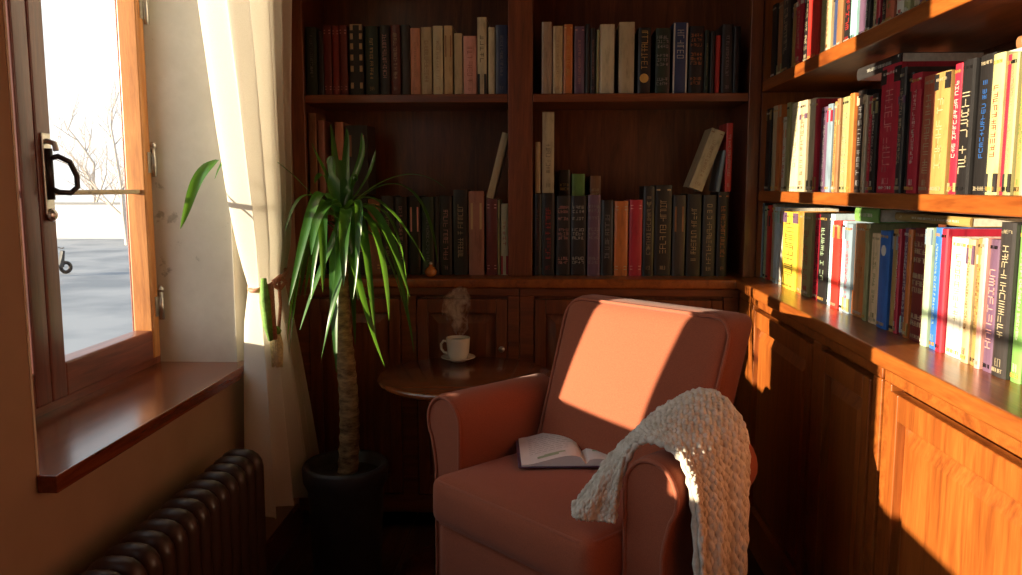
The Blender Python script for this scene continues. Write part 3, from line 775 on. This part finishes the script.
K(MB().box(-.7995, -.712, 2.14, 2.16, 2.195, 2.207).box(-.7995, -.712, 1.14, 1.16, 2.195, 2.207), 'bracket', IRONH, rod)
# ------------------------------------------------------------------ potted dracaena
PX, PY = -.535, 2.10
pl = empty('potted_plant', (PX, PY, 0)); tag(pl, 'tall potted dracaena with drooping strap leaves beside the curtain', 'potted plant')
MB().lathe([(0,0),(.082,0),(.088,.01),(.100,.30),(.112,.325),(.114,.36),(.108,.37),(.096,.365),(.094,.33),(.0,.33)], 40).build('pot', POT, pl)
MB().lathe([(0,.345),(.06,.343),(.095,.338)], 30).build('soil', SOIL, pl)
mb = MB(); pts = []; rr = []
for k in range(60):
    t = k/59; pts.append((.0+.010*math.sin(t*5+.5)+.01*t, .006*math.sin(t*7), .335+.66*t)); rr.append(.027-.007*t + (.0025 if k % 3 == 0 else 0))
mb.tube(pts, rr, 14); mb.build('trunk', TRUNK, pl)
fol = MB()
def leaf(p0, pc, p1, w, curl=.25, twist=0.0, seg=16):
    p0, pc, p1 = Vector(p0), Vector(pc), Vector(p1)
    L = []; q = random.Random(int(p1.x*1e4)+int(p1.z*1e4)); ph = q.uniform(0, 6)
    last = None
    for i in range(seg+1):
        t = i/seg
        c = p0*(1-t)**2 + pc*2*t*(1-t) + p1*t*t
        d = (pc-p0)*(1-t) + (p1-pc)*t; d.normalize()
        side = d.cross(Vector((0,0,1)))
        if side.length < .15: side = last or Vector((1,0,0))
        side.normalize()
        if last is not None and side.dot(last) < 0: side = -side
        last = side
        tw = twist*t
        nrm = side.cross(d).normalized()
        side = side*math.cos(tw) + nrm*math.sin(tw); nrm = side.cross(d)
        ww = w*min(1, .45+t*2.2)*(1-t**3.2)**.75 + .0006
        c = c + side*.004*math.sin(6*t+ph)
        L.append([c - side*ww + nrm*ww*curl, c - side*ww*.5 + nrm*ww*curl*.3, c, c + side*ww*.5 + nrm*ww*curl*.3, c + side*ww + nrm*ww*curl])
    fol.grid(L)
leaf((0.01, 0.0, 1.036),(0.17, 0.02, 1.194),(0.274, 0.05, 1.092),0.009,twist=0)
leaf((0.024, 0.02, 1.046),(0.197, 0.1, 1.224),(0.228, 0.18, 0.891),0.009,twist=0)
leaf((-0.011, 0.0, 1.036),(-0.083, -0.05, 1.142),(-0.113, -0.1, 0.99),0.01,twist=0)
leaf((-0.003, -0.02, 1.042),(-0.022, -0.12, 1.189),(-0.077, -0.2, 0.822),0.014,twist=0.5)
leaf((0.002, -0.03, 1.037),(-0.018, -0.12, 1.141),(-0.009, -0.15, 0.847),0.013,twist=0.3)
leaf((0.015, -0.04, 1.032),(0.061, -0.13, 1.093),(0.043, -0.15, 0.862),0.015,twist=0.2)
leaf((0.02, -0.04, 1.037),(0.114, -0.12, 1.153),(0.062, -0.13, 0.825),0.01,twist=-0.2)
leaf((0.028, -0.03, 1.037),(0.142, -0.11, 1.069),(0.149, -0.14, 0.778),0.012,twist=0.3)
leaf((0.029, 0.0, 1.041),(0.168, -0.05, 1.117),(0.184, -0.05, 0.802),0.01,twist=0.3)
leaf((0.019, -0.03, 1.004),(0.07, -0.11, 0.823),(0.144, -0.15, 0.661),0.01,twist=0.3)
leaf((0.007, -0.04, 1.004),(0.044, -0.13, 0.899),(-0.01, -0.17, 0.684),0.011,twist=-0.3)
leaf((0.029, 0.0, 1.054),(0.124, -0.08, 1.129),(0.237, -0.11, 0.918),0.01,twist=0.2)
leaf((0.01, -0.03, 1.047),(-0.014, -0.1, 1.141),(-0.034, -0.15, 0.828),0.01,twist=0.2)
leaf((0.003, 0.02, 1.054),(-0.01, 0.04, 1.157),(-0.033, 0.05, 1.263),0.011,twist=0.1)
leaf((0.008, 0.02, 1.054),(0.02, 0.05, 1.17),(-0.004, 0.1, 1.256),0.01,twist=0)
leaf((0.003, 0.0, 1.054),(-0.047, 0.02, 1.144),(-0.071, 0.02, 1.213),0.01,twist=0)
leaf((0.018, 0.0, 1.054),(0.053, 0.04, 1.157),(0.042, 0.1, 1.243),0.01,twist=0)
leaf((0.021, 0.0, 1.049),(0.078, 0.02, 1.118),(0.091, 0.05, 1.196),0.009,twist=0)
leaf((0.007, -0.02, 1.029),(0.0, -0.1, 0.946),(-0.069, -0.14, 0.752),0.009,twist=0.3)
leaf((0.036, -0.01, 1.047),(0.099, -0.06, 1.08),(0.176, -0.08, 0.945),0.01,twist=0.3)
leaf((-.03,.01,1.03),(-.235,-.02,1.30),(-.272,-.125,1.12),.007,twist=.2)
leaf((-.268,-.115,1.165),(-.285,-.165,1.150),(-.325,-.215,1.005),.014,twist=1.3)

q = random.Random(11)
for k in range(22):   # the rest of the crown
    a = q.uniform(0, 2*PI); r = q.uniform(.10, .26); el = q.random()
    z0 = .97 + q.uniform(0, .07)
    x1, y1 = r*math.cos(a), r*math.sin(a)*.8
    if y1 > .2: y1 = .2
    if x1 < -.13: x1 = -.13
    up = .05 + .10*el
    tip = z0 + (q.uniform(-.36, -.06) if el < .85 else q.uniform(.05, .16))
    if el >= .85: x1 *= .5; y1 *= .5
    leaf((.01+.015*math.cos(a), .015*math.sin(a), z0), (x1*.62, y1*.62, z0+up+(.04 if el >= .85 else 0)), (x1, y1, tip), q.uniform(.012, .018), twist=q.uniform(-.5,.5))
fo = fol.build('foliage', LEAF, pl)
# ------------------------------------------------------------------ side table, cup, steam
TX, TY, TZ = -.222, 2.228, .584
st = empty('side_table', (TX, TY, 0)); tag(st, 'round polished wooden pedestal side table between plant and armchair', 'table')
MB().lathe([(0,TZ-.026),(.20,TZ-.026),(.232,TZ-.022),(.245,TZ-.013),(.243,TZ-.004),(.236,TZ),(0,TZ)], 72).build('table_top', TABLE, st)
MB().lathe([(0,.03),(.045,.03),(.028,.06),(.022,.12),(.034,.20),(.036,.25),(.020,.33),(.018,.45),(.030,.52),(.055,.557),(0,.557)], 32).build('pedestal', DZ, st)
MB().lathe([(0,0),(.185,0),(.195,.008),(.185,.02),(.09,.03),(0,.032)], 48).build('base', DZ, st)
CX, CY = -.262, 2.395
sa = MB().lathe([(0,.001),(.024,.0005),(.026,.004),(.040,.008),(.052,.0125),(.051,.0145),(.036,.0098),(.024,.0062),(0,.006)], 48).build('saucer', PORC); sa.location = (CX, CY, TZ+.0003)
tag(sa, 'small white saucer under the coffee cup on the side table', 'saucer')
cp = empty('coffee_cup', (CX, CY, TZ+.0068)); cp.scale = (.88,.88,.88); tag(cp, 'white coffee cup with steam rising, standing on a saucer', 'cup')
MB().lathe([(0,.0008),(.026,.0005),(.031,.004),(.037,.022),(.0405,.068),(.041,.074),(.0385,.074),(.035,.024),(.028,.008),(0,.006)], 48).build('cup_body', PORC, cp)
MB().lathe([(0,.0635),(.0378,.0635)], 40).build('coffee', COFFEE, cp)
hd = [(-.037, 0, .060), (-.050, 0, .062), (-.058, 0, .050), (-.057, 0, .034), (-.048, 0, .022), (-.035, 0, .020)]
MB().tube(hd, .0042, 8).build('handle', PORC, cp)
_a = N('steam_vapour'); _a.t.nodes.remove(_a.b)
_vs = _a.t.nodes.new('ShaderNodeVolumePrincipled'); _vs.inputs['Color'].default_value = (1,.97,.93,1); _vs.inputs['Anisotropy'].default_value = .3
_v = _a.coords((1,1,.7)); _n = _a.t.nodes.new('ShaderNodeTexNoise'); _n.inputs['Scale'].default_value = 32; _n.inputs['Detail'].default_value = 4; _n.inputs['Distortion'].default_value = 2.2
_a.l(_v, _n.inputs['Vector'])
_mr = _a.t.nodes.new('ShaderNodeMapRange'); _mr.inputs[1].default_value = .46; _mr.inputs[2].default_value = .66; _mr.inputs[3].default_value = 0; _mr.inputs[4].default_value = 60
_a.l(_n.outputs['Fac'], _mr.inputs[0]); _a.l(_mr.outputs[0], _vs.inputs['Density']); _a.l(_vs.outputs[0], _a.out.inputs['Volume'])
sm = MB().tube([(0,0,.002),(.006,0,.02),(.000,0,.045),(-.010,0,.07),(-.004,0,.10),(.008,0,.125),(.014,0,.145)], [.012,.024,.028,.042,.044,.032,.010], 16).build('steam', _a.m)
sm.location = (CX+.002, CY, TZ+.078); tag(sm, 'thin faint wisp of pale steam rising above the white cup', 'steam', None, 'stuff')
# ------------------------------------------------------------------ armchair
AX, AY = -.083, 1.496
ang = -PI/4
ac = empty('armchair', (AX, AY, 0), ang); tag(ac, 'russet upholstered armchair with rolled arms in the corner', 'armchair'); ac.scale = (.95, 1, 1)
def sbox(x0, x1, y0, y1, z0, z1, r, fn=None, nx=14, ny=14, nz=6, puff=0):
    """soft rounded box as a closed grid"""
    mb = MB(); vs = {}; 
    cx, cy, cz = (x0+x1)/2, (y0+y1)/2, (z0+z1)/2; hx, hy, hz = (x1-x0)/2, (y1-y0)/2, (z1-z0)/2
    idx = {}; V = []; F = []
    def dist(n, h):   # concentrate samples near the ends
        return [h*math.copysign(abs(math.sin(PI/2*(2*i/n-1)))**1.0, 2*i/n-1) for i in range(n+1)]
    DX_, DY_, DZ_ = dist(nx, hx), dist(ny, hy), dist(nz, hz)
    def vid(i, j, k):
        if (i,j,k) in idx: return idx[(i,j,k)]
        p = Vector((DX_[i], DY_[j], DZ_[k]))
        inner = Vector((max(-hx+r, min(hx-r, p.x)), max(-hy+r, min(hy-r, p.y)), max(-hz+r, min(hz-r, p.z))))
        dd = p-inner
        if dd.length > 1e-9: p = inner + dd.normalized()*r
        if puff:
            ux, uy, uz = p.x/hx, p.y/hy, p.z/hz
            p.z += puff*uz*(1-ux*ux)*(1-uy*uy); p.y += puff*.5*uy*(1-ux*ux)*(1-uz*uz); p.x += puff*.4*ux*(1-uy*uy)*(1-uz*uz)
        q_ = (p.x+cx, p.y+cy, p.z+cz)
        if fn: q_ = fn(*q_)
        V.append(q_); idx[(i,j,k)] = len(V)-1; return idx[(i,j,k)]
    for i in range(nx):
        for j in range(ny):
            F.append((vid(i,j,0), vid(i,j+1,0), vid(i+1,j+1,0), vid(i+1,j,0))); F.append((vid(i,j,nz), vid(i+1,j,nz), vid(i+1,j+1,nz), vid(i,j+1,nz)))
        for k in range(nz):
            F.append((vid(i,0,k), vid(i+1,0,k), vid(i+1,0,k+1), vid(i,0,k+1))); F.append((vid(i,ny,k), vid(i,ny,k+1), vid(i+1,ny,k+1), vid(i+1,ny,k)))
    for j in range(ny):
        for k in range(nz):
            F.append((vid(0,j,k), vid(0,j,k+1), vid(0,j+1,k+1), vid(0,j+1,k))); F.append((vid(nx,j,k), vid(nx,j+1,k), vid(nx,j+1,k+1), vid(nx,j,k+1)))
    mb.add(V, F, 0, True); return mb
# base, seat cushion
sbox(-.232, .232, .012, .475, .10, .395, .018, nz=8).build('seat_base', CHAIR, ac)
for x in (-.27, .27):
    for y in (.12, .44): MB().lathe([(0,0),(.014,0),(.022,.10),(0,.10)], 16, cx=x, cy=y).build('leg', DZ, ac)
seat = sbox(-.236, .236, -.004, .37, .398, .497, .022, puff=.016, nx=24, ny=20, nz=8).build('seat_cushion', CHAIR, ac)
def rrect(x0, x1, y0, y1, z, r, n=6):
    pts = []
    for cx, cy, a0 in ((x1-r, y1-r, 0), (x0+r, y1-r, 90), (x0+r, y0+r, 180), (x1-r, y0+r, 270)):
        for k in range(n+1):
            a = math.radians(a0+90*k/n); pts.append((cx+r*math.cos(a), cy+r*math.sin(a), z))
    return pts
MB().tube(rrect(-.229, .229, .003, .363, .4895, .03), .0042, 8, closed=True).tube(rrect(-.229, .229, .003, .363, .405, .03), .0042, 8, closed=True).build('piping', PIPING, seat)
# back cushion (reclined)
BH0, BH1 = .46, .842; SL = .34
def rec(x, y, z):
    t = (z-BH0)/(BH1-BH0)
    return (x*(1+.04*t), y + (z-BH0)*SL - .020*math.sin(PI*max(0,min(1,t)))*(1-(x/.24)**2), z)
bc = sbox(-.232, .232, .285, .385, BH0, BH1, .03, fn=rec, nx=22, ny=8, nz=20, puff=0).build('back_cushion', CHAIR, ac)
pp = []
for p in rrect(-.228, .228, BH0+.006, BH1-.004, 0, .045): 
    q_ = rec(p[0], .292, p[1]); pp.append((q_[0], q_[1]+(0.018*math.sin(PI*max(0,min(1,(p[1]-BH0)/(BH1-BH0))))*(1-(p[0]/.24)**2)), q_[2]))
MB().tube(pp, .004, 8, closed=True).build('piping', PIPING, bc)
sbox(-.215, .215, .385, .43, .12, .66, .025, fn=lambda x,y,z: (x, y+max(0, z-.40)*.20, z), nx=10, ny=4, nz=10).build('back_frame', CHAIR, ac)
# arms: scroll profile swept front to back
def arm(sgn, y1=.40):
    prof = []
    cx, cz, r = .302, .586, .060
    x_in, x_out = .243, .332
    # outline from inner bottom, up, round the scroll, under the overhang, down the outside
    prof.append((x_in, .11)); prof += [(x_in, .2), (x_in, .35), (x_in, .50), (x_in-.001, .56)]
    for k in range(0, 15):
        a = math.radians(172 - k*15.2); prof.append((cx+r*math.cos(a), cz+r*math.sin(a)))
    prof += [(x_out+.004, .505), (x_out, .48), (x_out, .35), (x_out, .2), (x_out, .11)]
    prof = [(sgn*x, z) for x, z in prof]
    y0 = .085
    mb = MB(); n = len(prof); ys = [y0]+[y0+.012]+[y0+(y1-y0)*k/8 for k in range(1, 8)]+[y1-.012, y1]
    cxm = sgn*.29; czm = .40
    P_ = []
    for j, y in enumerate(ys):
        s_ = .975 if j in (0, len(ys)-1) else 1.0
        P_.append([(cxm+(x-cxm)*s_, y, czm+(z-czm)*s_) for x, z in prof])
    vs = [v for row in P_ for v in row]; fs = []
    for j in range(len(ys)-1):
        for i in range(n): 
            k = (i+1) % n; fs.append((j*n+i, j*n+k, (j+1)*n+k, (j+1)*n+i))
    fs.append(tuple(range(n))); fs.append(tuple(range((len(ys)-1)*n, len(ys)*n))[::-1])
    mb.add(vs, fs, 0, True)
    mb.sm[-1] = mb.sm[-2] = False
    o = mb.build('arm', CHAIR, ac, fix=True)
    o.modifiers.new('b', 'BEVEL').width = .004
    o.modifiers['b'].limit_method = 'ANGLE'; o.modifiers['b'].angle_limit = math.radians(50); o.modifiers['b'].segments = 2
    fp = [(cxm+(x-cxm)*.97, y0-.001, czm+(z-czm)*.97) for x, z in prof]
    MB().tube(fp, .0042, 8).build('piping', PIPING, o)
arm(-1); arm(1, .335)
# ------------------------------------------------------------------ open picture book
def c2w(x, y, z): 
    c, s = math.cos(ang), math.sin(ang); return Vector((AX + x*c - y*s, AY + x*s + y*c, z))
ob = empty('open_book', (.078, 1.765, .5155), math.radians(4)); tag(ob, 'open picture book lying face up on the armchair seat', 'book')
PAGE = plain('white_page', (.80,.79,.78), .7, .03)
HH = .095
def page_side(s_, w_):
    mb = MB(); P_ = []; n = 14
    top = []; bot = []
    for i in range(n+1):
        t = i/n; x = s_*w_*t
        z = .004 + (.021 if s_ < 0 else .013)*math.sin(PI*min(1, t*1.05)**.55)*(1-.35*t) + .003*(1-t)
        top.append((x, max(z, .006))); bot.append((x, .003))
    poly = top + bot[::-1]
    vs = [(x, -HH, z) for x, z in poly] + [(x, HH, z) for x, z in poly]; m_ = len(poly)
    fs = [tuple(range(m_)), tuple(range(m_, 2*m_))[::-1]] + [(i, (i+1) % m_, m_+(i+1) % m_, m_+i) for i in range(m_)]
    mb.add(vs, fs); return mb, top
for s_, w_ in ((-1, .135), (1, .125)):
    mb, top = page_side(s_, w_)
    pg = mb.build('page_block', PAGE, ob, fix=True)
    def topz(x):
        for a, b in zip(top, top[1:]):
            if min(a[0], b[0]) <= x <= max(a[0], b[0]): 
                t = (x-a[0])/(b[0]-a[0]); return a[1]+(b[1]-a[1])*t
        return top[-1][1]
    def strip(mb, x0, x1, y0, y1):
        n = 10; rows_ = [[(x0+(x1-x0)*i/n, y, topz(x0+(x1-x0)*i/n)+.0006) for i in range(n+1)] for y in (y0, y1)]
        mb.grid(rows_, smooth=False)
    if s_ < 0:
        tx = MB(); q = random.Random(4)
        for k in range(9):
            y = .065 - k*.013
            x = -.115
            while x < -.03:
                wd = q.uniform(.006, .018); strip(tx, x, min(x+wd, -.022), y, y+.0016); x += wd+.004
        tx.build('printed_lines', pm('grey'), pg)
        cc = MB(); strip(cc, -.10, -.055, -.075, -.062); strip(cc, -.085, -.04, -.066, -.058); cc.build('green_drawing', pm('pale green'), pg)
    else:
        for col, (x0, x1, y0, y1) in (('red', (.030,.058,.015,.05)), ('orange', (.045,.085,-.01,.03)), ('yellow', (.022,.042,-.015,.012)), ('pale green', (.02,.09,-.045,-.036))):
            cc = MB(); strip(cc, x0, x1, y0, y1); strip(cc, x0+.006, x1-.004, y1, y1+.008); cc.build('picture', pm(col), pg)
MB().box(-.142, .132, -HH-.004, HH+.004, 0, .0028).build('cover', pm('plum'), ob, bevel=.001, seg=1)
# ------------------------------------------------------------------ knitted throw
LN = [
 [(.236,.062,.520),(.234,.080,.590),(.258,.098,.652),(.305,.102,.664),(.355,.105,.640),(.378,.108,.56),(.388,.110,.40),(.390,.11,.20)],
 [(.210,.034,.523),(.220,.076,.598),(.250,.120,.664),(.305,.135,.682),(.362,.140,.650),(.386,.145,.55),(.395,.145,.39),(.396,.14,.21)],
 [(.192,.014,.526),(.214,.100,.612),(.246,.175,.684),(.302,.200,.708),(.368,.205,.662),(.390,.20,.55),(.398,.195,.40),(.398,.19,.23)],
 [(.172,.030,.528),(.194,.130,.622),(.238,.225,.698),(.298,.265,.722),(.366,.268,.668),(.388,.25,.56),(.392,.245,.42),(.392,.235,.30)]]
def cr(pts, t):
    n = len(pts)-1; f = min(t*n, n-1e-6); i = int(f); u = f-i
    p = [Vector(pts[max(0, min(n, i+k))]) for k in (-1,0,1,2)]
    return .5*((2*p[1]) + (-p[0]+p[2])*u + (2*p[0]-5*p[1]+4*p[2]-p[3])*u*u + (-p[0]+3*p[1]-3*p[2]+p[3])*u**3)
NU, NV = 300, 150
G = []
for i in range(NU+1):
    t = i/NU
    cs = [cr(l, t) for l in LN]
    row = []
    for j in range(NV+1):
        v = j/NV; row.append(cr(cs, v))
    G.append(row)
def nz2(a, b): return math.sin(a*1.7+b*2.3)+.5*math.sin(a*3.9-b*1.3+1)+.3*math.sin(a*.7+b*6.1+2)
GG = []
for i in range(NU+1):
    row = []
    for j in range(NV+1):
        a = G[min(i+1, NU)][j]-G[max(i-1, 0)][j]; b = G[i][min(j+1, NV)]-G[i][max(j-1, 0)]
        nn = a.cross(b)
        if nn.length > 1e-12: nn.normalize()
        if i > 0 and False: pass
        U = i/NU*46; V_ = j/NV*24
        col = int(V_); fr = V_-col
        st_ = math.sin(PI*fr)**.7 * (.55+.45*math.sin(2*PI*(U + (.5 if col % 2 else 0) + .35*abs(fr-.5))))
        cable = .35*math.sin(V_*PI/4)
        h = .0052*st_ + .0022*cable + .0018*nz2(i*.11, j*.17)
        t = i/NU
        fold = .010*math.sin(j/NV*2*PI*2.6+t*2.2)*max(0, t-.5)*2 + .006*math.sin(j/NV*2*PI*2+1+t*6)*max(0,.35-t)*2.5
        row.append(G[i][j] - nn*(0) + nn*(h+fold)*SGN if False else (G[i][j], nn, h+fold))
    GG.append(row)
# orient the normal outward (up on the arm top)
sg = 1 if GG[int(NU*.4)][NV//2][1].z > 0 else -1
mb = MB(); mb.grid([[p + n_*(sg*h + .004) if sg > 0 else p + n_*(-(h+.004)) for p, n_, h in r_] for r_ in GG])
th = empty('throw_blanket', c2w(.31*.95, .25, .65), ang); th.scale = (.95, 1, 1); tag(th, 'chunky oatmeal knitted throw draped over the right arm of the armchair', 'blanket')
o = mb.build('knit_cloth', KNIT, th, solid=.006)
o.matrix_parent_inverse = Matrix.Translation((-.31, -.25, -.65))
# rolled edge stitches round the rim
ed = MB()
rim = [G[i][0] for i in range(0, NU+1, 6)] + [G[NU][j] for j in range(0, NV+1, 6)] + [G[i][NV] for i in range(NU, -1, -6)] + [G[0][j] for j in range(NV, -1, -6)]
rr_ = [.0065+.0022*math.sin(k*2.4) for k in range(len(rim))]
ed.tube([p+Vector((0,0,.004)) for p in rim], rr_, 8, closed=True)
e_ = ed.build('knit_edging', KNIT, th); e_.matrix_parent_inverse = Matrix.Translation((-.31, -.25, -.65))
# ------------------------------------------------------------------ light
w = bpy.data.worlds.new('World'); bpy.context.scene.world = w; w.use_nodes = True
bg = w.node_tree.nodes['Background']
tc = w.node_tree.nodes.new('ShaderNodeTexCoord'); sx = w.node_tree.nodes.new('ShaderNodeSeparateXYZ'); rp = w.node_tree.nodes.new('ShaderNodeValToRGB')
w.node_tree.links.new(tc.outputs['Generated'], sx.inputs[0]); w.node_tree.links.new(sx.outputs[2], rp.inputs[0])
rp.color_ramp.elements[0].position = 0; rp.color_ramp.elements[0].color = (1.0,.985,.96,1); rp.color_ramp.elements[1].position = .6; rp.color_ramp.elements[1].color = (.80,.90,1.0,1)
w.node_tree.links.new(rp.outputs[0], bg.inputs[0]); bg.inputs[1].default_value = SKY = 1.25
sun = bpy.data.lights.new('Sun', 'SUN'); sun.energy = 15; sun.color = (1.0,.82,.58); sun.angle = math.radians(.6)
so = bpy.data.objects.new('sun', sun); C.objects.link(so)
d = Vector((1, .33, -.125)).normalized()
so.rotation_euler = d.to_track_quat('-Z', 'Y').to_euler(); so.location = (-6, -3, 3)
# ------------------------------------------------------------------ camera
f = 820.0; th_ = math.atan(100.5/f); ph_ = math.atan(36*math.cos(th_)/f)
cam = bpy.data.cameras.new('Camera'); co = bpy.data.objects.new('camera', cam); C.objects.link(co)
cam.sensor_width = 36; cam.lens = f/1022*36; cam.clip_start = .05; cam.clip_end = 500
co.location = (0, 0, 1.1); co.rotation_euler = (PI/2-th_, 0, ph_)
s = bpy.context.scene; s.camera = co
s.view_settings.view_transform = 'Standard'; s.view_settings.look = 'None'; s.view_settings.gamma = 1; s.view_settings.use_curve_mapping = False
s.view_settings.exposure = 0.18
s.cycles.use_denoising = True; s.cycles.max_bounces = 10; s.cycles.diffuse_bounces = 4; s.cycles.volume_bounces = 6; s.cycles.transparent_max_bounces = 12; s.cycles.sample_clamp_indirect = 4
s.cycles.volume_step_rate = 1.0
